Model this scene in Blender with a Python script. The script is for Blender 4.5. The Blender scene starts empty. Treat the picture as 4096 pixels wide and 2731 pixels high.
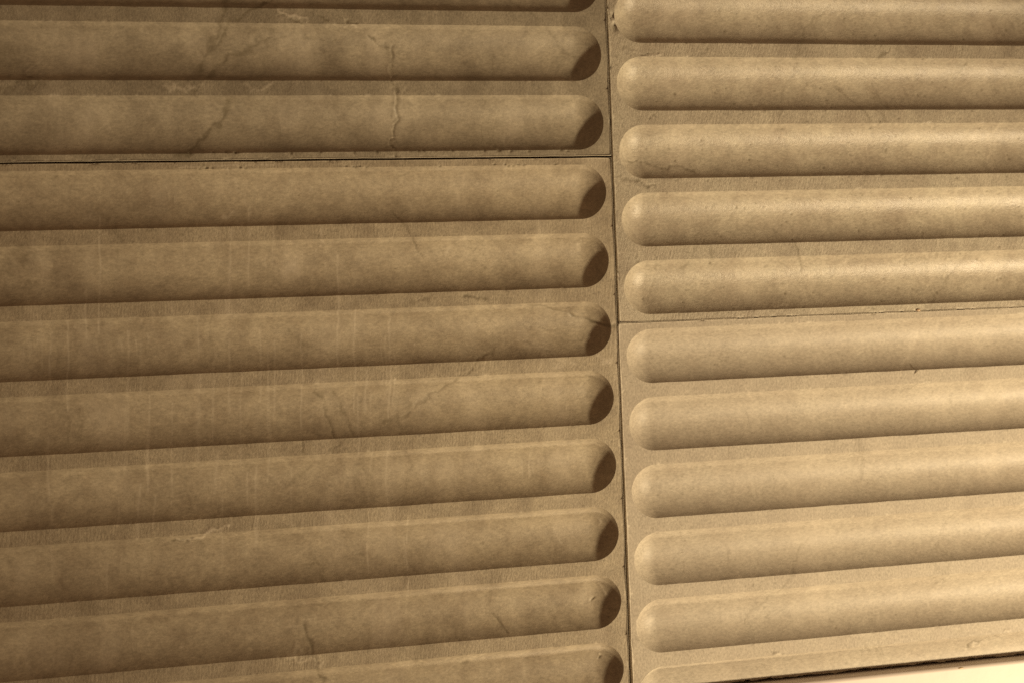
import bpy, math, random
import numpy as np
from mathutils import Matrix, Vector

# ----------------------------------------------------------------------------
# Plane units: 1 = flute pitch (0.05 m).  X to the right, Y up, Z out of the wall.
# World: x = X*S, y = -Z*S, z = (Y + YB)*S
# ----------------------------------------------------------------------------
S = 0.05
YB = 14.0
def W(X, Y, Z):
    return Vector((X * S, -Z * S, (Y + YB) * S))

scn = bpy.context.scene
col = scn.collection

# ------------------------------------------------------------------ camera
cam_d = bpy.data.cameras.new('camera')
cam = bpy.data.objects.new('camera', cam_d)
col.objects.link(cam)
Rp = Matrix(((0.972896, 0.040063, -0.227746),
             (-0.037748, 0.999182, 0.014512),
             (0.228141, -0.005522, 0.973613)))
P2W = Matrix(((1, 0, 0), (0, 0, -1), (0, 1, 0)))
cam.matrix_world = Matrix.Translation(W(-6.30116, -3.84951, 20.03982)) @ (P2W @ Rp).to_4x4()
cam_d.sensor_width = 36.0
cam_d.lens = 36.0 * 5700.0 / 4096.0
cam_d.clip_start = 0.01
cam_d.clip_end = 50.0
cam_d.dof.use_dof = True
cam_d.dof.focus_distance = 1.02
cam_d.dof.aperture_fstop = 8.0
scn.camera = cam

# ------------------------------------------------------------------ light: dim warm room + lamps
world = bpy.data.worlds.new('World')
scn.world = world
world.use_nodes = True
bg = world.node_tree.nodes['Background']
bg.inputs['Color'].default_value = (1.0, 0.54, 0.27, 1)
bg.inputs['Strength'].default_value = 0.205

def lamp(name, pos, power, color, radius, aim=None, cone=None):
    d = bpy.data.lights.new(name, 'SPOT' if aim else 'POINT')
    d.energy = power
    d.color = color
    d.shadow_soft_size = radius
    o = bpy.data.objects.new(name, d)
    o.location = W(*pos)
    if aim:
        d.spot_size = math.radians(cone); d.spot_blend = 1.0
        o.rotation_euler = (W(*aim) - W(*pos)).to_track_quat('-Z', 'Y').to_euler()
    col.objects.link(o)
    return o
# warm spot standing low on the right, and a weak lamp close to the wall below the slabs
lamp('spot_light', (23.0, -17.8, 19.3), 174.0, (1.0, 0.78, 0.48), 0.055, (3.4, -6.2, 0.0), 41.5)
lamp('low_light', (.6, -16.0, 1.2), 3.1, (1.0, 0.76, 0.46), 0.012)

scn.cycles.sample_clamp_indirect = 1.5
scn.cycles.sample_clamp_direct = 2.5
scn.cycles.use_denoising = False      # keep the photographic grain
scn.view_settings.view_transform = 'Standard'
scn.view_settings.look = 'None'
scn.view_settings.exposure = 0.0
scn.view_settings.gamma = 1.0
scn.view_settings.use_curve_mapping = False

# ------------------------------------------------------------------ numpy noise
_rng = np.random.default_rng(7)
_T = _rng.random((256, 256))
def vn(x, y, seed=0):
    x = np.asarray(x, float) + seed * 17.31
    y = np.asarray(y, float) + seed * 41.73
    xi = np.floor(x).astype(np.int64); yi = np.floor(y).astype(np.int64)
    fx = x - xi; fy = y - yi
    fx = fx * fx * (3 - 2 * fx); fy = fy * fy * (3 - 2 * fy)
    x0 = xi & 255; x1 = (xi + 1) & 255; y0 = yi & 255; y1 = (yi + 1) & 255
    return ((_T[x0, y0] * (1 - fx) + _T[x1, y0] * fx) * (1 - fy)
            + (_T[x0, y1] * (1 - fx) + _T[x1, y1] * fx) * fy)
def fbm(x, y, seed=0, oct=4):
    a = 0.5; s = 0.0; n = 0.0
    for i in range(oct):
        s = s + a * vn(x * 2 ** i, y * 2 ** i, seed + i * 3); n += a; a *= 0.5
    return s / n

# ------------------------------------------------------------------ marks in the stone
# (points, half-width, dark, light, depth, raggedness)   units: pitch
MARKS = [
 ([(-5.44,.72),(-5.543,.538),(-5.587,.362),(-5.663,.135),(-5.774,-.024),(-5.847,-.164),(-5.867,-.319)], .042, .62, 0, .000, .06),
 ([(-4.72,.82),(-4.95,.70),(-5.179,.559),(-5.412,.416),(-5.5,.30),(-5.6,.14)], .030, .75, 0, .002, .05),
 ([(-5.1,.10),(-5.28,.03),(-5.5,-.077),(-5.697,-.287),(-5.858,-.445),(-5.95,-.56)], .034, .6, 0, .001, .06),
 ([(-5.49,-.672),(-5.547,-.83),(-5.657,-.971),(-5.744,-1.039),(-5.888,-1.196),(-6.049,-1.369),(-6.246,-1.446)], .032, .75, 0, .001, .05),
 ([(-3.507,.268),(-3.432,.198),(-3.346,.118),(-3.186,.112)], .018, .85, .0, .006, .03),
 ([(-3.186,.112),(-3.182,-.065),(-3.2,-.241),(-3.228,-.312),(-3.2,-.418),(-3.138,-.471),(-3.145,-.665),(-3.133,-.807),(-3.158,-.983),(-3.206,-1.124),(-3.228,-1.23),(-3.238,-1.478)], .015, .7, .0, .008, .07),
 ([(-3.225,-.12),(-3.235,-.28),(-3.18,-.50),(-3.17,-.72),(-3.17,-.9)], .011, 0, .4, -.003, .03),
 ([(-4.778,.585),(-4.642,.535),(-4.506,.478),(-4.403,.451)], .020, 0, .75, -.007, .05),
 ([(-4.79,.55),(-4.66,.50),(-4.52,.445),(-4.41,.425)], .014, .7, 0, .008, .05),
 ([(-4.245,.505),(-4.107,.472)], .022, .8, 0, .006, .06),
 ([(-3.847,.394),(-3.77,.42),(-3.706,.413)], .022, .9, 0, .014, .04),
 ([(-3.85,.37),(-3.70,.385)], .014, 0, .7, 0, .04),
 ([(-5.135,.201),(-4.93,.21),(-4.792,.239),(-4.653,.257)], .014, .5, 0, .003, .04),
 ([(-4.412,.242),(-4.24,.198),(-3.996,.176)], .014, .5, 0, .003, .04),
 ([(-3.278,-2.238),(-3.142,-2.4),(-2.972,-2.652),(-2.907,-2.813),(-2.838,-2.904)], .013, .7, 0, .004, .03),
 ([(-2.30,-3.475),(-2.244,-3.493),(-2.135,-3.522),(-2.0,-3.526)], .016, .75, 0, .005, .03),
 ([(-3.08,-3.56),(-2.96,-3.53),(-2.862,-3.49)], .034, .6, 0, .004, .08),
 ([(-2.471,-2.771),(-2.511,-2.859)], .03, 0, .4, 0, .05),
 ([(-4.463,-4.75),(-4.37,-4.86),(-4.305,-4.986),(-4.284,-5.145),(-4.248,-5.305),(-4.217,-5.412)], .021, .62, 0, .002, .05),
 ([(-4.209,-4.762),(-4.146,-4.941),(-4.029,-5.106),(-3.982,-5.249),(-3.969,-5.373)], .023, .62, 0, .002, .05),
 ([(-3.134,-4.939),(-3.215,-5.166)], .03, .4, 0, 0, .06),
 ([(-3.5,-5.23),(-3.42,-5.20),(-3.322,-5.16)], .045, .5, 0, .002, .09),
 ([(-4.687,-5.386),(-4.643,-5.598)], .013, .8, 0, .004, .03),
 ([(-4.2,-5.52),(-4.30,-5.56),(-4.36,-5.62)], .035, .45, 0, .003, .09),
 ([(-4.615,-5.758),(-4.687,-5.841),(-4.797,-5.991)], .05, .4, 0, 0, .10),
 ([(-1.35,-3.63),(-1.084,-3.67),(-.856,-3.721),(-.636,-3.813)], .011, .6, 0, .004, .03),
 ([(-.70,-3.79),(-.415,-3.88),(-.321,-3.92),(-.117,-3.982),(-.013,-3.972)], .012, .9, 0, .008, .02),
 ([(-1.816,-4.207),(-2.109,-4.364),(-2.374,-4.593),(-2.763,-4.854),(-3.02,-4.966),(-3.247,-5.171)], .018, .42, 0, .004, .06),
 ([(-1.424,-4.067),(-1.197,-4.188),(-.944,-4.341)], .05, 0, .3, -.001, .08),
 ([(-1.48,-4.09),(-1.25,-4.21),(-.98,-4.36)], .013, .5, 0, .003, .06),
 ([(-1.3,-3.93),(-1.05,-4.02),(-.75,-4.06),(-.52,-4.19)], .013, .5, .0, .003, .06),
 ([(-.335,-4.381),(-.25,-4.44),(-.186,-4.479),(-.26,-4.53)], .028, 0, .6, -.003, .08),
 ([(-1.05,-4.46),(-.75,-4.47),(-.62,-4.49)], .03, 0, .35, 0, .1),
 ([(-6.427,-6.72),(-6.367,-6.711),(-6.226,-6.704),(-6.114,-6.663),(-6.016,-6.584),(-5.89,-6.551),(-5.765,-6.56)], .020, 0, .75, -.007, .09),
 ([(-6.47,-6.70),(-6.39,-6.685),(-6.25,-6.67)], .018, .85, 0, .012, .07),
 ([(-4.725,-8.004),(-4.698,-8.122),(-4.656,-8.305),(-4.638,-8.454),(-4.587,-8.575),(-4.55,-8.709),(-4.513,-8.825)], .024, .75, 0, .004, .05),
 ([(-4.557,-7.038),(-4.498,-7.204),(-4.442,-7.374)], .025, .45, 0, 0, .06),
 ([(-4.75,-7.17),(-4.55,-7.16),(-4.45,-7.24)], .014, .5, 0, .002, .05),
 ([(-4.35,-8.27),(-4.25,-8.34)], .018, .5, 0, .002, .04),
 ([(-4.95,-8.432),(-4.85,-8.40),(-4.772,-8.418),(-4.615,-8.495)], .05, 0, .45, -.006, .12),
 ([(-4.713,-2.993),(-4.715,-2.993)], .14, 0, .62, 0, .04),
 ([(-5.62,-2.222),(-5.589,-2.217),(-5.538,-2.215),(-5.44,-2.20)], .022, 0, 1.0, -.004, .06),
 ([(-3.012,-4.133),(-3.01,-4.15)], .024, 0, .8, -.003, .04),
 ([(.065,.062),(.16,.026),(.257,.064),(.333,.027),(.485,-.027),(.641,-.008),(.797,.012)], .014, 0, .6, -.009, .04),
 ([(.2,.075),(.28,.095),(.36,.05),(.5,.0),(.7,.03)], .012, .6, 0, .006, .05),
 ([(.033,-1.788),(.184,-1.845),(.298,-1.883),(.451,-1.941),(.605,-1.98)], .016, .75, .0, .010, .06),
 ([(.05,-1.82),(.2,-1.87),(.33,-1.92)], .014, 0, .5, -.005, .06),
 ([(.30,-1.53),(.465,-1.584),(.658,-1.593),(.891,-1.633),(1.1,-1.66),(1.3,-1.74)], .014, .6, 0, .005, .05),
 ([(2.82,-2.80),(2.862,-2.848),(2.936,-3.058),(2.973,-3.173),(3.01,-3.3)], .016, .6, 0, .001, .04),
 ([(1.513,-2.871),(1.487,-3.038)], .022, .45, 0, 0, .04),
 ([(2.394,-2.874),(2.349,-3.005)], .03, 0, .45, 0, .05),
 ([(3.7,-.45),(3.773,-.523),(3.992,-.79),(4.153,-.944)], .015, .6, 0, .002, .04),
 ([(4.551,.153),(4.356,.006)], .015, .7, 0, .004, .05),
 ([(4.303,-.849),(4.423,-1.022)], .016, .55, 0, 0, .04),
 ([(4.073,-.848),(4.143,-.982)], .016, .5, 0, 0, .04),
 ([(2.45,-3.75),(2.523,-3.764),(2.6,-3.745),(2.686,-3.732)], .015, 0, .6, -.004, .06),
 ([(5.60,-9.24),(5.693,-9.201),(5.795,-9.159),(5.85,-9.15)], .016, .7, 0, .010, .06),
 ([(5.66,-9.25),(5.795,-9.195),(5.934,-9.185),(6.029,-9.128),(6.13,-9.108),(6.224,-9.076)], .016, 0, .6, -.006, .06),
 ([(5.98,-9.085),(6.03,-9.095)], .022, .7, 0, .018, .05),
 ([(6.17,-9.0),(6.26,-8.985)], .022, 0, .8, -.006, .05),
 ([(2.242,-9.046),(2.344,-9.04)], .018, 0, .9, -.008, .05),
 ([(2.23,-9.0),(2.27,-9.02)], .02, .5, 0, .008, .04),
 ([(2.58,-9.13),(2.55,-9.18)], .022, .35, 0, .0, .04),
 ([(-.407,-7.756),(-.352,-7.816),(-.316,-7.881),(-.303,-7.93)], .011, 0, 1.0, -.007, .02),
 ([(-.371,-6.802),(-.338,-6.86),(-.348,-6.896)], .010, 0, .9, -.006, .02),
 ([(-.46,-8.79),(-.43,-8.83)], .016, 0, 1.0, -.008, .04),
 ([(-.40,-8.83),(-.405,-8.86)], .014, 1.0, 0, .012, .03),
 ([(-.52,-8.02),(-.47,-7.98)], .012, .5, .0, .008, .01),
 ([(-8.7,.1),(-8.5,.02),(-8.35,-.05)], .20, .38, 0, 0, .08),
 ([(-8.6,-.48),(-8.3,-.42),(-7.9,-.46)], .05, .5, 0, .004, .12),
 ([(-6.4,-.50),(-6.1,-.47),(-5.8,-.53)], .03, 0, .5, -.004, .12),
 ([(-5.3,-.46),(-5.1,-.5),(-4.9,-.47)], .028, 0, .4, -.003, .10),
 ([(-7.68,-7.504),(-7.56,-7.5),(-7.445,-7.488)], .09, .32, 0, 0, .05),
 ([(-6.202,-1.59),(-5.917,-1.579)], .008, 0, .7, 0, .01),
 ([(-6.25,-1.56),(-5.95,-1.556)], .006, 0, .5, 0, .01),
 ([(-5.715,-1.568),(-5.41,-1.558)], .008, 0, .6, 0, .01),
 ([(-5.3,-1.57),(-5.069,-1.555),(-4.898,-1.564)], .008, 0, .5, 0, .01),
 ([(-3.106,-1.486),(-2.783,-1.483),(-2.421,-1.483)], .012, 0, .9, 0, .02),
 ([(-4.945,-2.327),(-4.968,-2.743),(-4.987,-2.951)], .012, 0, .42, 0, .012),
 ([(-5.53,-2.453),(-5.564,-2.866),(-5.611,-3.624)], .02, 0, .38, 0, .02),
 ([(-5.62,-3.3),(-5.63,-3.62)], .03, 0, .35, 0, .02),
 ([(-6.89,-5.9),(-6.912,-6.063),(-6.958,-6.64)], .014, 0, .45, 0, .012),
 ([(-6.031,-4.433),(-6.113,-5.633)], .02, 0, .3, 0, .02),
 ([(-3.739,-4.467),(-3.752,-5.067)], .018, 0, .35, 0, .012),
 ([(-5.837,-5.477),(-5.896,-6.095)], .02, 0, .3, 0, .012),
 ([(-6.698,-6.077),(-6.74,-6.485)], .014, 0, .4, 0, .012),
 ([(-2.02,-8.08),(-1.9,-8.25),(-1.84,-8.36)], .011, .85, 0, .004, .03),
 ([(-2.5,-8.75),(-2.45,-8.74)], .02, .9, 0, .006, .02),
 ([(-3.95,-7.06),(-3.87,-7.06)], .012, .8, 0, .004, .02),
 ([(-3.95,-7.09),(-3.85,-7.085)], .008, 0, .9, 0, .02),
]
_r = random.Random(11)
# small dark pits and pale grains, scattered unevenly
def scatter(n, x0, x1, y0, y1, rmin, rmax, dark, light, depth):
    for i in range(n):
        x = _r.uniform(x0, x1); y = _r.uniform(y0, y1); w = rmin + (rmax - rmin) * _r.random() ** 2.5
        MARKS.append(([(x, y), (x + _r.uniform(-.01, .01), y + _r.uniform(-.004, .004))], w,
                      dark * _r.uniform(.5, 1), light * _r.uniform(.4, 1), depth * _r.random(), .01))
scatter(300, .1, 7.0, -3.9, .8, .008, .019, .95, 0, .008)
scatter(35, .1, 7.0, -9.3, -4.0, .007, .014, .8, 0, .004)
scatter(60, -8.7, -.1, -9.2, .8, .007, .014, .9, 0, .004)
scatter(45, -8.7, -.1, -9.2, .8, .006, .014, 0, .8, 0)
scatter(22, .1, 7.0, -9.3, -4.0, .006, .012, 0, .7, 0)
scatter(9, -.3, -.02, -8.5, -8.15, .008, .018, .95, 0, .008)
for _y in (-1.39, -1.405, -1.60, -1.615):
    for _i in range(10):
        _x = _r.uniform(-6.2, -.6)
        MARKS.append(([(_x, _y), (_x + .01, _y)], _r.uniform(.010, .017), .95, 0, .010, .01))
# vertical rub streaks on the lower left slab
for _i in range(46):
    _x = _r.uniform(-8.2, -3.2); _y = _r.uniform(-7.0, -2.0); _l = _r.uniform(.3, 1.6)
    MARKS.append(([(_x, _y), (_x - .045 * _l, _y - _l)], _r.uniform(.006, .016), 0, _r.uniform(.22, .50), 0, .012))

for _i in range(70):
    _x = _r.uniform(-8.6, 6.8); _y = _r.uniform(-9.2, .8); _l = _r.uniform(.06, .35); _a = _r.choice((-1, 1)) * _r.uniform(.4, 1.3)
    MARKS.append(([(_x, _y), (_x + _l * math.cos(_a), _y + _l * math.sin(_a))], _r.uniform(.005, .010), 0, _r.uniform(.15, .5), 0, .02))
# hair veins that run across several flutes
for _i in range(26):
    _x = _r.uniform(-8.6, 6.6); _y = _r.uniform(-8.5, .8); _a = _r.uniform(-2.2, -.7); _p = [(_x, _y)]
    for _k in range(_r.randint(4, 11)):
        _a += _r.uniform(-.35, .35); _x += .16 * math.cos(_a); _y += .16 * math.sin(_a); _p.append((_x, _y))
    _d = _r.random()
    MARKS.append((_p, _r.uniform(.010, .026), .32 if _d < .6 else 0, 0 if _d < .6 else .30, .0012, .06))
def marks(X, Y):
    dark = np.zeros_like(X); light = np.zeros_like(X); h = np.zeros_like(X)
    x0, x1, y0, y1 = X.min(), X.max(), Y.min(), Y.max()
    for k, (pts, w, dk, lt, dep, rag) in enumerate(MARKS):
        a = np.array(pts); m = w * 3.2 + rag * 1.5
        bx0, by0 = a.min(0) - m; bx1, by1 = a.max(0) + m
        if bx1 < x0 or bx0 > x1 or by1 < y0 or by0 > y1: continue
        idx = np.nonzero((X > bx0) & (X < bx1) & (Y > by0) & (Y < by1))[0]
        if idx.size == 0: continue
        px = X[idx]; py = Y[idx]
        qx = px + 1.5 * rag * (fbm(px * 9, py * 9, 5 + k, 4) - .5) * 2
        qy = py + 1.5 * rag * (fbm(px * 9, py * 9, 205 + k, 4) - .5) * 2
        d = np.full(px.shape, 1e9)
        for (ax, ay), (cx, cy) in zip(pts[:-1], pts[1:]):
            vx, vy = cx - ax, cy - ay
            t = np.clip(((qx - ax) * vx + (qy - ay) * vy) / (vx * vx + vy * vy + 1e-12), 0, 1)
            d = np.minimum(d, np.hypot(qx - ax - t * vx, qy - ay - t * vy))
        big = len(pts) > 2 or rag > .015
        ww = w * (.45 + 1.1 * vn(px * 6, py * 6, 77 + k)) if big else w
        g = np.exp(-(d / ww) ** 2)
        br = np.clip(1.5 * vn(px * 14, py * 14, 300 + k) + .25, 0, 1) if big else 1.0
        dark[idx] = np.maximum(dark[idx], .84 * dk * g * br)
        light[idx] = np.maximum(light[idx], .52 * lt * g * br)
        h[idx] -= 1.3 * dep * g * br
    return dark, light, h

# ------------------------------------------------------------------ materials
def N(nt, typ, **kw):
    n = nt.nodes.new(typ)
    for k, v in kw.items(): setattr(n, k, v)
    return n
def stone(name, c_lo, c_hi, c_vein, c_chalk, flute, rough, bump, spec, seed, tool):
    m = bpy.data.materials.new(name); m.use_nodes = True
    nt = m.node_tree; L = nt.links
    bs = nt.nodes['Principled BSDF']
    tc = N(nt, 'ShaderNodeTexCoord')
    mp = N(nt, 'ShaderNodeMapping'); mp.inputs['Location'].default_value = (seed * 3.7, seed * 1.3, seed * 2.1)
    L.new(tc.outputs['Object'], mp.inputs['Vector'])
    def noise(scale, detail, sx=(1, 1, 1), rough_=.55, dist=0.0):
        v = mp.outputs['Vector']
        if sx != (1, 1, 1):
            q = N(nt, 'ShaderNodeMapping'); q.inputs['Scale'].default_value = sx
            L.new(v, q.inputs['Vector']); v = q.outputs['Vector']
        n = N(nt, 'ShaderNodeTexNoise'); n.inputs['Scale'].default_value = scale
        n.inputs['Detail'].default_value = detail; n.inputs['Roughness'].default_value = rough_
        n.inputs['Distortion'].default_value = dist
        L.new(v, n.inputs['Vector']); return n.outputs['Fac']
    def rng(f, a, b, c=0.0, d=1.0):
        r = N(nt, 'ShaderNodeMapRange'); r.inputs[1].default_value = a; r.inputs[2].default_value = b
        r.inputs[3].default_value = c; r.inputs[4].default_value = d
        L.new(f, r.inputs[0]); return r.outputs[0]
    def mth(op, a, b):
        q = N(nt, 'ShaderNodeMath', operation=op)
        for i, v in enumerate((a, b)):
            if isinstance(v, (int, float)): q.inputs[i].default_value = v
            else: L.new(v, q.inputs[i])
        return q.outputs[0]
    def mix(f, a, b, bt='MIX'):
        q = N(nt, 'ShaderNodeMix', data_type='RGBA', blend_type=bt)
        if isinstance(f, (int, float)): q.inputs[0].default_value = f
        else: L.new(f, q.inputs[0])
        for i, v in ((6, a), (7, b)):
            if isinstance(v, tuple): q.inputs[i].default_value = (*v, 1)
            else: L.new(v, q.inputs[i])
        return q.outputs[2]
    big = noise(14, 7, rough_=.66, dist=.4)
    med = noise(52, 9, rough_=.72)
    if flute: fine = noise(560, 3, (.62, 1, 1.2), .72)
    else: fine = noise(620, 3, (1.2, 1, .75), .7)
    fac = mth('ADD', mth('MULTIPLY', rng(big, .36, .64), .45), mth('MULTIPLY', rng(med, .36, .64), .50))
    colr = mix(fac, c_lo, c_hi)
    fg = rng(fine, .32, .68, .77 if not flute else .83, 1.22 if not flute else 1.16)
    fgc = N(nt, 'ShaderNodeCombineColor')
    for i in range(3): L.new(fg, fgc.inputs[i])
    colr = mix(1.0, colr, fgc.outputs[0], 'MULTIPLY')
    # tight cloudy mottling of the limestone
    mot = rng(noise(135, 7, (.8, 1, 1), .78), .36, .64, .90 if name[:2] != 'lr' else .93, 1.09 if name[:2] != 'lr' else 1.06)
    mtc = N(nt, 'ShaderNodeCombineColor')
    for i in range(3): L.new(mot, mtc.inputs[i])
    colr = mix(1.0, colr, mtc.outputs[0], 'MULTIPLY')
    # gritty dirt lodged in clumps
    grit = mth('MULTIPLY', rng(noise(330, 3, (.7, 1, 1), .7), .56, .70), rng(noise(26, 4, rough_=.65), .46, .66, 0, .40 if flute else .60))
    colr = mix(grit, colr, c_vein)
    # faint natural veining: thin lines where a distorted noise crosses its mean
    vnz = noise(9, 6, (1, 1, .55), .62, 1.2)
    ab = mth('ABSOLUTE', mth('SUBTRACT', vnz, .5), 0.0)
    vl = mth('MULTIPLY', rng(ab, 0.0, .014, 1.0, 0.0), rng(noise(22, 3), .50, .70, 0, .28))
    colr = mix(vl, colr, c_vein)
    # rubbed pale haze
    scr = mth('MULTIPLY', rng(noise(240, 3, (1, 1, .10), .6), .60, .74), rng(noise(18, 3), .50, .68, 0, .38 if name[:2] in ('ll', 'ur') else .15))
    colr = mix(scr, colr, c_chalk)
    hz = mth('MULTIPLY', rng(noise(30, 4, (1, 1, .22), .6), .52, .75), .22)
    colr = mix(hz, colr, c_chalk)
    at1 = N(nt, 'ShaderNodeAttribute', attribute_name='vein')
    at2 = N(nt, 'ShaderNodeAttribute', attribute_name='chalk_glint')
    colr = mix(at1.outputs['Fac'], colr, c_vein)
    colr = mix(at2.outputs['Fac'], colr, c_chalk)
    L.new(colr, bs.inputs['Base Color'])
    L.new(rng(med, .3, .7, rough - .05, rough + .07), bs.inputs['Roughness'])
    bs.inputs['Specular IOR Level'].default_value = spec
    # relief
    hsum = mth('ADD', mth('MULTIPLY', fine, .55), mth('MULTIPLY', noise(1300, 2), .35))
    if tool > 0:
        # saw/brush marks on the sawn face, fading in and out
        rot = N(nt, 'ShaderNodeMapping'); rot.inputs['Rotation'].default_value = (0, tool_angle[name[:2]], 0)
        L.new(mp.outputs['Vector'], rot.inputs['Vector'])
        q = N(nt, 'ShaderNodeMapping'); q.inputs['Scale'].default_value = (1, 1, .13)
        L.new(rot.outputs['Vector'], q.inputs['Vector'])
        n = N(nt, 'ShaderNodeTexNoise'); n.inputs['Scale'].default_value = 640; n.inputs['Detail'].default_value = 2
        L.new(q.outputs['Vector'], n.inputs['Vector'])
        hsum = mth('ADD', hsum, mth('MULTIPLY', n.outputs['Fac'], mth('MULTIPLY', rng(noise(16, 2), .40, .62, .25, 1), tool * 2.0)))
    bp = N(nt, 'ShaderNodeBump'); bp.inputs['Strength'].default_value = bump; bp.inputs['Distance'].default_value = .0006
    L.new(hsum, bp.inputs['Height']); L.new(bp.outputs['Normal'], bs.inputs['Normal'])
    return m
tool_angle = {'ul': .72, 'll': -.12, 'ur': -.30, 'lr': 0.1}
VE = (.105, .085, .05); CH = (.62, .56, .46)
MAT = {}
for key, lo, hi, rf, bf, sp, tl, sd in (
    ('ul', (.196, .166, .123), (.355, .316, .240), .52, .55, .42, .42, 1),
    ('ll', (.220, .181, .131), (.400, .352, .262), .50, .60, .42, .32, 2),
    ('ur', (.270, .230, .180), (.432, .396, .314), .40, .85, .37, .34, 3),
    ('lr', (.336, .296, .240), (.408, .372, .304), .52, .24, .36, .12, 4)):
    k = {'ul': .82, 'll': .92, 'ur': .90, 'lr': 1.0}[key]      # the sawn faces are duller than the honed flutes
    MAT[key, 'face'] = stone(key + '_sawn_stone', tuple(v * k for v in lo), tuple(v * k for v in hi), VE, CH, False, rf + .1, bf * 1.15, sp * .8, sd, tl)
    MAT[key, 'flute'] = stone(key + '_flute_stone', lo, hi, VE, CH, True, rf, bf * .7, sp, sd, 0)

def plain(name, c, rough, noise_amt=.06, scale=40, bump=.1):
    m = bpy.data.materials.new(name); m.use_nodes = True
    nt = m.node_tree; L = nt.links; bs = nt.nodes['Principled BSDF']
    tc = N(nt, 'ShaderNodeTexCoord'); n = N(nt, 'ShaderNodeTexNoise')
    n.inputs['Scale'].default_value = scale; n.inputs['Detail'].default_value = 6
    L.new(tc.outputs['Object'], n.inputs['Vector'])
    q = N(nt, 'ShaderNodeMix', data_type='RGBA')
    q.inputs[6].default_value = (*[v * (1 - noise_amt) for v in c], 1)
    q.inputs[7].default_value = (*[min(1, v * (1 + noise_amt)) for v in c], 1)
    L.new(n.outputs['Fac'], q.inputs[0]); L.new(q.outputs[2], bs.inputs['Base Color'])
    bs.inputs['Roughness'].default_value = rough
    bp = N(nt, 'ShaderNodeBump'); bp.inputs['Strength'].default_value = bump; bp.inputs['Distance'].default_value = .0005
    L.new(n.outputs['Fac'], bp.inputs['Height']); L.new(bp.outputs['Normal'], bs.inputs['Normal'])
    return m

# ------------------------------------------------------------------ slab geometry
ALPHA = math.radians(55.0)
HW = 0.3977                      # flute half width
RAD = HW / math.sin(ALPHA)
CC = 0.508                       # cap centre distance from the vertical joint
NT = 57                          # samples across a flute
NTH = 48                         # samples round a half-round end
THICK = 0.42

def mesh_obj(name, V, F, mat, parent, dark=None, light=None, smooth=True):
    me = bpy.data.meshes.new(name)
    V = np.asarray(V, np.float32)
    F = [np.asarray(f) for f in F if len(f)]
    nl = sum(f.size for f in F); nf = sum(len(f) for f in F)
    me.vertices.add(len(V)); me.vertices.foreach_set('co', V.ravel())
    me.loops.add(nl); me.loops.foreach_set('vertex_index', np.concatenate([f.ravel() for f in F]).astype(np.int32))
    tot = np.concatenate([np.full(len(f), f.shape[1], np.int32) for f in F])
    st = np.concatenate([[0], np.cumsum(tot)[:-1]]).astype(np.int32)
    me.polygons.add(nf); me.polygons.foreach_set('loop_start', st); me.polygons.foreach_set('loop_total', tot)
    me.polygons.foreach_set('use_smooth', np.full(nf, smooth))
    me.update(calc_edges=True); me.validate()
    for nm, a in (('vein', dark), ('chalk_glint', light)):
        if a is not None:
            at = me.attributes.new(nm, 'FLOAT', 'POINT'); at.data.foreach_set('value', a.astype(np.float32))
    me.materials.append(mat)
    o = bpy.data.objects.new(name, me); col.objects.link(o); o.parent = parent
    return o

def grid_faces(idx, flip):
    a = idx[:-1, :-1]; b = idx[1:, :-1]; c = idx[1:, 1:]; d = idx[:-1, 1:]
    f = np.stack([a, b, c, d], -1).reshape(-1, 4)
    return f[:, ::-1] if flip else f

def rim_distance(U, Y, rows):
    r = np.full(U.shape, 9.0)
    for yc in rows:
        d = np.where(U > CC, np.abs(Y - yc), np.hypot(U - CC, Y - yc))
        r = np.minimum(r, np.abs(d - HW))
    return r

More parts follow.
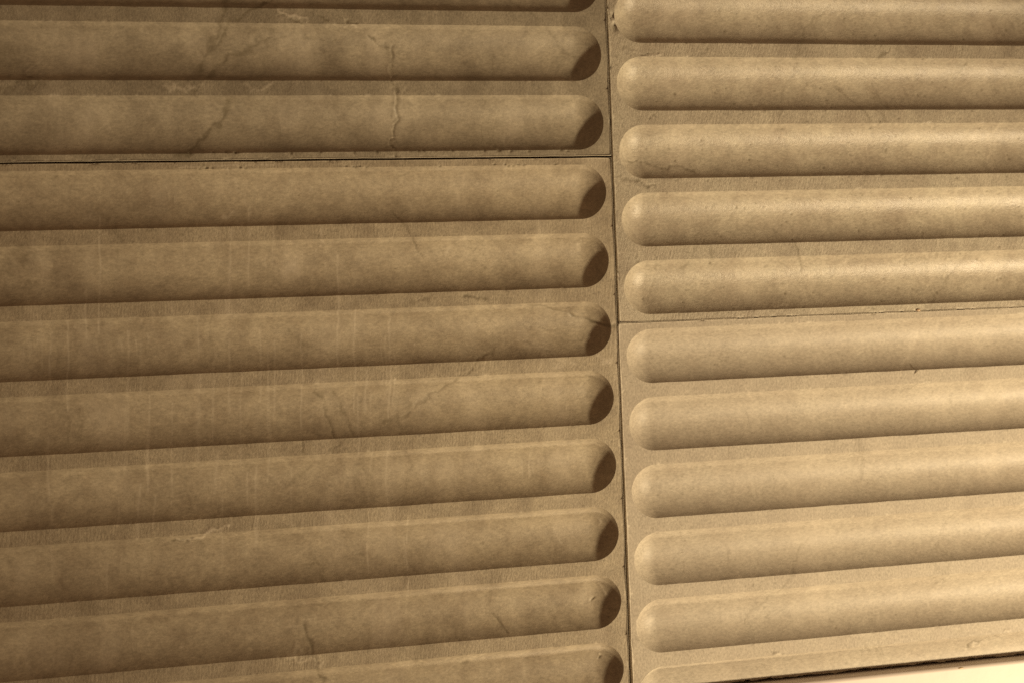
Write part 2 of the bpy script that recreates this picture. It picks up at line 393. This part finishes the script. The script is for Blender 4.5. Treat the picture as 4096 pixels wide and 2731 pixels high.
def build_slab(key, label, left, rows, ytop, ybot, edge, ufar, ufine, half_last, rough_edge):
    """rows: flute centre heights from the top down; edge(Y) -> gap of the slab side from the joint line"""
    sg = -1.0 if left else 1.0
    base = bpy.data.objects.new('fluted_stone_panel', None); col.objects.link(base)
    ox = sg * 6.0; oy = ybot
    base.location = W(ox, oy, 0)
    base.empty_display_size = .05
    base['label'] = label; base['category'] = 'stone panel'; base['kind'] = 'thing'; base['group'] = 'fluted stone panels cladding the wall'
    seed = {'ul': 1, 'll': 2, 'ur': 3, 'lr': 4}[key]

    def relief(U, Y, Z):
        """in-plane wobble, rim chips, marks, broken corner: same field for face and flutes"""
        X = sg * U
        wob = .0045
        X2 = X + wob * (fbm(X * 3.1, Y * 3.1, 20 + seed, 4) - .5) * 2
        Y2 = Y + wob * (fbm(X * 3.1, Y * 3.1, 40 + seed, 4) - .5) * 2
        rd = rim_distance(U, Y, rows)
        ch = np.clip((fbm(X * 11, Y * 11, 60 + seed, 3) - .71) * 9, 0, 1) * np.exp(-(rd / .012) ** 2)
        Z2 = Z - .008 * ch
        # panel outline chips
        ed = np.minimum(np.minimum(U - edge(Y), ytop - Y), Y - ybot)
        hf = fbm(X * 9, Y * 9, 80 + seed, 4)
        c2 = np.clip((hf - .64) * 7, 0, 1) * np.exp(-(ed / .014) ** 2)
        Z2 = Z2 - .015 * c2
        rg = rough_edge * np.exp(-((Y - ybot) / .03) ** 2)
        Y2 = Y2 + rg * (.055 * (fbm(X * 6, Y * 0, 90, 5) - .42) + .20 * np.clip(fbm(X * 6, X * 0, 95, 2) - .68, 0, 1))
        dk, lt, h = marks(X, Y)
        Z2 = Z2 + h
        if key == 'ur':
            g = np.exp(-(((X - .115) / .07) ** 2 + ((Y - .47) / .13) ** 2) ** 2) * (rd > 0) * np.where(np.hypot(U - CC, Y - rows[rows_top(.564, rows)]) > HW - .002, 1, .0)
            n = fbm(X * 22, Y * 13, 120, 3)
            Z2 = Z2 - g * (.012 + .10 * (n - .5))
            lt = np.maximum(lt, g * np.clip((.5 - n) * 3, 0, .4)); dk = np.maximum(dk, g * np.clip((n - .56) * 3, 0, .5))
        lt = np.maximum(lt, .25 * c2 + .12 * ch)
        return X2, Y2, Z2, dk, lt

    def finish(name, U, Y, Z, F, mat, parent):
        X2, Y2, Z2, dk, lt = relief(U, Y, Z)
        V = np.stack([(X2 - ox) * S, -Z2 * S, (Y2 - oy) * S], 1)
        return mesh_obj(name, V, F, mat, parent, dk, lt)

    def usamples(fine):
        if not fine: return np.concatenate([np.arange(CC, ufar, .12), [ufar]])
        return np.concatenate([np.arange(CC, ufine, .018), np.arange(ufine, ufar, .25), [ufar]])
    visible = lambda yc: -10.2 < yc < 1.3
    us = usamples(True); nu = len(us)
    th = np.linspace(0, math.pi, NTH + 1)
    # --- flutes
    for ri, yc in enumerate(rows):
        half = half_last and ri == len(rows) - 1
        mid = NT // 2
        phi = np.linspace(ALPHA, -ALPHA, NT)
        if half: phi = phi[:mid + 1]
        nj = len(phi)
        yy = yc + RAD * np.sin(phi); zz = -(RAD * np.cos(phi) - RAD * math.cos(ALPHA))
        U = np.repeat(us[:, None], nj, 1); Yg = np.repeat(yy[None], nu, 0); Zg = np.repeat(zz[None], nu, 0)
        idx = np.arange(nu * nj).reshape(nu, nj)
        FQ = [grid_faces(idx, not left)]
        Ul = [U.ravel()]; Yl = [Yg.ravel()]; Zl = [Zg.ravel()]
        nth = NTH // 2 if half else NTH
        rho = RAD * np.sin(phi[:mid]); zc = zz[:mid]
        ring = np.zeros((nth + 1, mid), int); ring[0] = idx[0, :mid]; off = nu * nj
        for k in range(1, nth + 1):
            if k == NTH and not half:
                ring[k] = idx[0, ::-1][:mid]; continue
            Ul.append(CC - rho * math.sin(th[k])); Yl.append(yc + rho * math.cos(th[k])); Zl.append(zc)
            ring[k] = off + np.arange(mid); off += mid
        FQ.append(grid_faces(ring, left))
        tri = np.stack([ring[:-1, -1], ring[1:, -1], np.full(nth, idx[0, mid])], 1)
        FQ.append(tri if not left else tri[:, ::-1])
        U = np.concatenate(Ul); Y = np.concatenate(Yl); Z = np.concatenate(Zl)
        finish('flute', U, Y, Z, FQ, MAT[key, 'flute'], base)
    # --- sawn face between and around the flutes
    NS = 8
    Us, Ys, Fs = [], [], []; off = 0
    top_edge = []; side = []; bot_edge = []
    def addgrid(Ug, Yg, flip):
        nonlocal off
        idx = off + np.arange(Ug.size).reshape(Ug.shape)
        Us.append(Ug.ravel()); Ys.append(Yg.ravel()); Fs.append(grid_faces(idx, flip)); off += Ug.size
    n = len(rows)
    for i, yc in enumerate(rows):
        half = half_last and i == n - 1
        yt = ytop if i == 0 else .5 * (rows[i - 1] + yc)
        yb = ybot if i == n - 1 else .5 * (yc + rows[i + 1])
        t = np.linspace(0, 1, NS + 1)
        # straight strips above and below the flute
        Yg = (yc + HW) + (yt - yc - HW) * t
        addgrid(np.repeat(us[:, None], NS + 1, 1), np.repeat(Yg[None], nu, 0), left)
        if not half:
            Yg = (yc - HW) + (yb - yc + HW) * t
            addgrid(np.repeat(us[:, None], NS + 1, 1), np.repeat(Yg[None], nu, 0), not left)
        # end cell
        n1 = NTH // 4; n2 = NTH - 2 * n1
        def side_pts(m, ya, yb_): 
            yv = np.linspace(ya, yb_, m + 1); return np.array([[edge(v), v] for v in yv])
        et = edge(yt); eb = edge(yb)
        top = np.stack([np.linspace(CC, et, n1 + 1), np.full(n1 + 1, yt)], 1)
        if not half:
            sd = side_pts(n2, yt, yb)
            bot = np.stack([np.linspace(eb, CC, n1 + 1), np.full(n1 + 1, yb)], 1)
            per = np.concatenate([top, sd[1:], bot[1:]]); thc = th
        else:
            sd = side_pts(n2 // 2, yt, yb); per = np.concatenate([top, sd[1:]]); thc = th[:NTH // 2 + 1]
        arc = np.stack([CC - HW * np.sin(thc), yc + HW * np.cos(thc)], 1)
        G = arc[:, None] + (per - arc)[:, None] * t[None, :, None]
        addgrid(G[..., 0], G[..., 1], not left)
        if i == 0:
            top_edge = [np.stack([us[::-1], np.full(nu, yt)], 1), top[1:]]
        side.append(sd[1:] if i else sd[1:])
        if i == n - 1:
            if not half: bot_edge = [bot[1:], np.stack([us[1:], np.full(nu - 1, yb)], 1)]
    U = np.concatenate(Us); Y = np.concatenate(Ys); Fq = np.concatenate(Fs)
    # outline (far end -> joint side -> down -> back along the bottom)
    if half_last:
        rr = RAD * np.sin(np.linspace(ALPHA, 0, NT // 2 + 1))
        zc = -(np.sqrt(RAD ** 2 - rr ** 2) - RAD * math.cos(ALPHA))
        b1 = np.stack([np.linspace(edge(ybot), CC - HW, NS + 1), np.full(NS + 1, ybot), np.zeros(NS + 1)], 1)[1:]
        b2 = np.stack([CC - rr, np.full(len(rr), ybot), zc], 1)[1:]
        b3 = np.stack([us[1:], np.full(nu - 1, ybot), np.full(nu - 1, zc[-1])], 1)
        bot3 = np.concatenate([b1, b2, b3])
    else:
        b = np.concatenate(bot_edge); bot3 = np.concatenate([b, np.zeros((len(b), 1))], 1)
    a = np.concatenate(top_edge + side); a3 = np.concatenate([a, np.zeros((len(a), 1))], 1)
    out = np.concatenate([a3, bot3])
    # outward direction of the outline
    nt_, ns_ = len(np.concatenate(top_edge)), len(np.concatenate(side))
    nx = np.zeros(len(out)); ny = np.zeros(len(out))
    ny[:nt_] = 1; nx[nt_ - 1:nt_ + ns_] = -1; ny[nt_ + ns_ - 1:] = -1
    BV = .006
    rings = [(0, 0), (BV * .6, -BV * .35), (BV, -BV)]
    nfront = len(U); Zf = np.zeros(nfront)
    SU, SY, SZ = [U], [Y], [Zf]; sk = []
    base_i = nfront
    for (o_, dz) in rings + [(BV, None)]:
        SU.append(out[:, 0] + nx * o_); SY.append(out[:, 1] + ny * o_)
        SZ.append(out[:, 2] + dz if dz is not None else np.full(len(out), -THICK))
        sk.append(base_i + np.arange(len(out))); base_i += len(out)
    U = np.concatenate(SU); Y = np.concatenate(SY); Z = np.concatenate(SZ)
    Fk = grid_faces(np.stack(sk), not left)
    # relief on the front only (the skirt follows its first ring)
    X2, Y2, Z2, dk, lt = relief(np.concatenate([U[:nfront], out[:, 0]]), np.concatenate([Y[:nfront], out[:, 1]]),
                                np.concatenate([Z[:nfront], out[:, 2]]))
    m = len(out)
    fX, fY, fZ, fd, fl = [v[:nfront] for v in (X2, Y2, Z2, dk, lt)]
    oX, oY, oZ, od, ol = [v[nfront:] for v in (X2, Y2, Z2, dk, lt)]
    VX = [fX]; VY = [fY]; VZ = [fZ]; VD = [fd]; VL = [fl]
    for q, (o_, dz) in enumerate(rings + [(BV, None)]):
        VX.append(oX + sg * nx * o_); VY.append(oY + ny * o_)
        VZ.append(oZ + dz if dz is not None else np.full(m, -THICK))
        VD.append(od * 0 if q else od); VL.append(np.maximum(ol, .5) if 0 < q < 3 else ol)  # bevel rings coloured paler, painting in the light caught along the slab edges
    X2, Y2, Z2, dk, lt = [np.concatenate(v) for v in (VX, VY, VZ, VD, VL)]
    V = np.stack([(X2 - ox) * S, -Z2 * S, (Y2 - oy) * S], 1)
    # weld the front pieces and outline
    keyv = np.round(V / 1e-6).astype(np.int64)
    _, first, inv = np.unique(keyv, axis=0, return_index=True, return_inverse=True)
    inv = inv.ravel()
    F = np.concatenate([Fq, Fk]); F = inv[F]
    ok = (F[:, 0] != F[:, 1]) & (F[:, 1] != F[:, 2]) & (F[:, 2] != F[:, 3]) & (F[:, 0] != F[:, 3])
    mesh_obj('sawn_face', V[first], [F[ok]], MAT[key, 'face'], base, dk[first], lt[first])
    return base

def rows_top(y, rows):
    return min(range(len(rows)), key=lambda i: abs(rows[i] - y))

def lin(ya, a, yb, b):
    def f(Y):
        t = np.clip((np.asarray(Y, float) - ya) / (yb - ya), 0, 1)
        r = a + (b - a) * t
        return float(r) if np.ndim(r) == 0 else r
    return f

# the left slabs end at X = -edge, the right slabs at X = +edge
GJ = .020
build_slab('ul', 'upper left panel of fluted brown stone crossed by a thin vertical crack', True,
           [float(-k) for k in range(-6, 2)], 6.5, -1.5 + GJ, lin(2, .014, -1.5, .018), 22.0, 9.3, False, 0.0)
build_slab('ll', 'tall lower left panel of fluted brown stone with pale vertical rub streaks', True,
           [-k - .0104 for k in range(2, 10)], -1.5 - GJ, -9.445, lin(-1.5, .018, -9.4, .034), 22.0, 9.3, False, .6)
build_slab('ur', 'upper right panel of pitted fluted stone with glossy rounded flute ends', False,
           [-r + .564 for r in range(-3, 5)], 4.053, -3.947 + .007, lin(2, .014, -3.95, .022), 22.0, 7.4, False, 0.0)
build_slab('lr', 'lower right panel of smooth pale fluted stone, cut ragged along its bottom edge', False,
           [-r + .5555 for r in range(5, 11)], -3.947 - .007, -9.4445, lin(-3.95, .004, -9.4, .026), 22.0, 7.4, True, 1.0)

# ------------------------------------------------------------------ wall behind
def box(name, x0, x1, y0, y1, z0, z1, mat, parent=None, bevel=0.0, seg=3):
    import bmesh
    bm = bmesh.new(); bmesh.ops.create_cube(bm, size=1.0)
    for v in bm.verts:
        v.co = W((x0 + x1) / 2 + v.co.x * (x1 - x0), (y0 + y1) / 2 + v.co.y * (y1 - y0), (z0 + z1) / 2 + v.co.z * (z1 - z0))
    bmesh.ops.recalc_face_normals(bm, faces=bm.faces)
    if bevel:
        bmesh.ops.bevel(bm, geom=bm.edges[:], offset=bevel * S, segments=seg, affect='EDGES', profile=.5)
    me = bpy.data.meshes.new(name); bm.to_mesh(me); bm.free()
    for p in me.polygons: p.use_smooth = bevel > 0
    me.materials.append(mat); o = bpy.data.objects.new(name, me); col.objects.link(o)
    return o
wl = box('wall', -26, 26, -13.9, 12, -3.0, -.50, plain('mortar', (.16, .14, .11), .9))
wl['kind'] = 'structure'

# ------------------------------------------------------------------ cream board under the slabs
bd = box('skirting_board', -24, 24, -13.6, -9.488, -.49, .03, plain('cream_paint', (.575, .525, .49), .5, .05, 60, .3), None, .06, 6)
bd['label'] = 'cream painted skirting board below the ragged panel edge in the bottom right corner'
bd['category'] = 'skirting board'
bd['kind'] = 'thing'

# ------------------------------------------------------------------ small bits caught on the stone
def blob(name, X, Y, Z, rx, ry, rz, mat, seed, parent=None):
    nu, nv = 14, 9
    V, F = [], []
    for j in range(nv + 1):
        t = math.pi * j / nv
        for i in range(nu):
            p = 2 * math.pi * i / nu
            k = 1 + .35 * (float(fbm(np.array([math.cos(p) * 1.3 + 9]), np.array([math.sin(p) * 1.3 + t]), seed, 3)[0]) - .5) * 2
            V.append(W(X + rx * k * math.sin(t) * math.cos(p), Y + ry * k * math.cos(t), Z + rz * k * math.sin(t) * math.sin(p)))
    for j in range(nv):
        for i in range(nu):
            F.append((j * nu + i, (j + 1) * nu + i, (j + 1) * nu + (i + 1) % nu, j * nu + (i + 1) % nu))
    me = bpy.data.meshes.new(name); me.from_pydata(V, [], F); me.update()
    for q in me.polygons: q.use_smooth = True
    me.materials.append(mat); o = bpy.data.objects.new(name, me); col.objects.link(o); o.parent = parent
    return o
gd = blob('glue_drip', 4.854, -3.925, .004, .040, .022, .016, plain('dried_glue', (.36, .26, .17), .5, .2, 300), 3)
gd['label'] = 'tiny brown glue drip on the joint between the two right panels'; gd['category'] = 'glue drip'; gd['kind'] = 'thing'
blob('resin_spot', 5.37, -9.52, .018, .045, .008, .016, plain('amber_resin', (.50, .36, .16), .4, .2, 300), 5, bd)

def twig():
    pts = [(4.752, -4.905, -.006), (4.778, -4.876, .012), (4.812, -4.846, .016), (4.862, -4.818, .010)]
    rad = [.003, .006, .005, .002]
    V, F = [], []
    for (x, y, z), r in zip(pts, rad):
        for i in range(6):
            p = 2 * math.pi * i / 6
            V.append(W(x - .72 * r * math.cos(p), y + .7 * r * math.cos(p), z + r * math.sin(p)))
    for j in range(3):
        for i in range(6):
            F.append((j * 6 + i, j * 6 + (i + 1) % 6, (j + 1) * 6 + (i + 1) % 6, (j + 1) * 6 + i))
    F.append(tuple(range(6))[::-1]); F.append(tuple(range(18, 24)))
    me = bpy.data.meshes.new('twig'); me.from_pydata(V, [], F); me.update()
    me.materials.append(plain('bark', (.19, .145, .085), .8, .3, 400))
    o = bpy.data.objects.new('twig', me); col.objects.link(o)
    o['label'] = 'tiny dark twig stuck below the topmost flute of the lower right panel'; o['category'] = 'twig'; o['kind'] = 'thing'
twig()
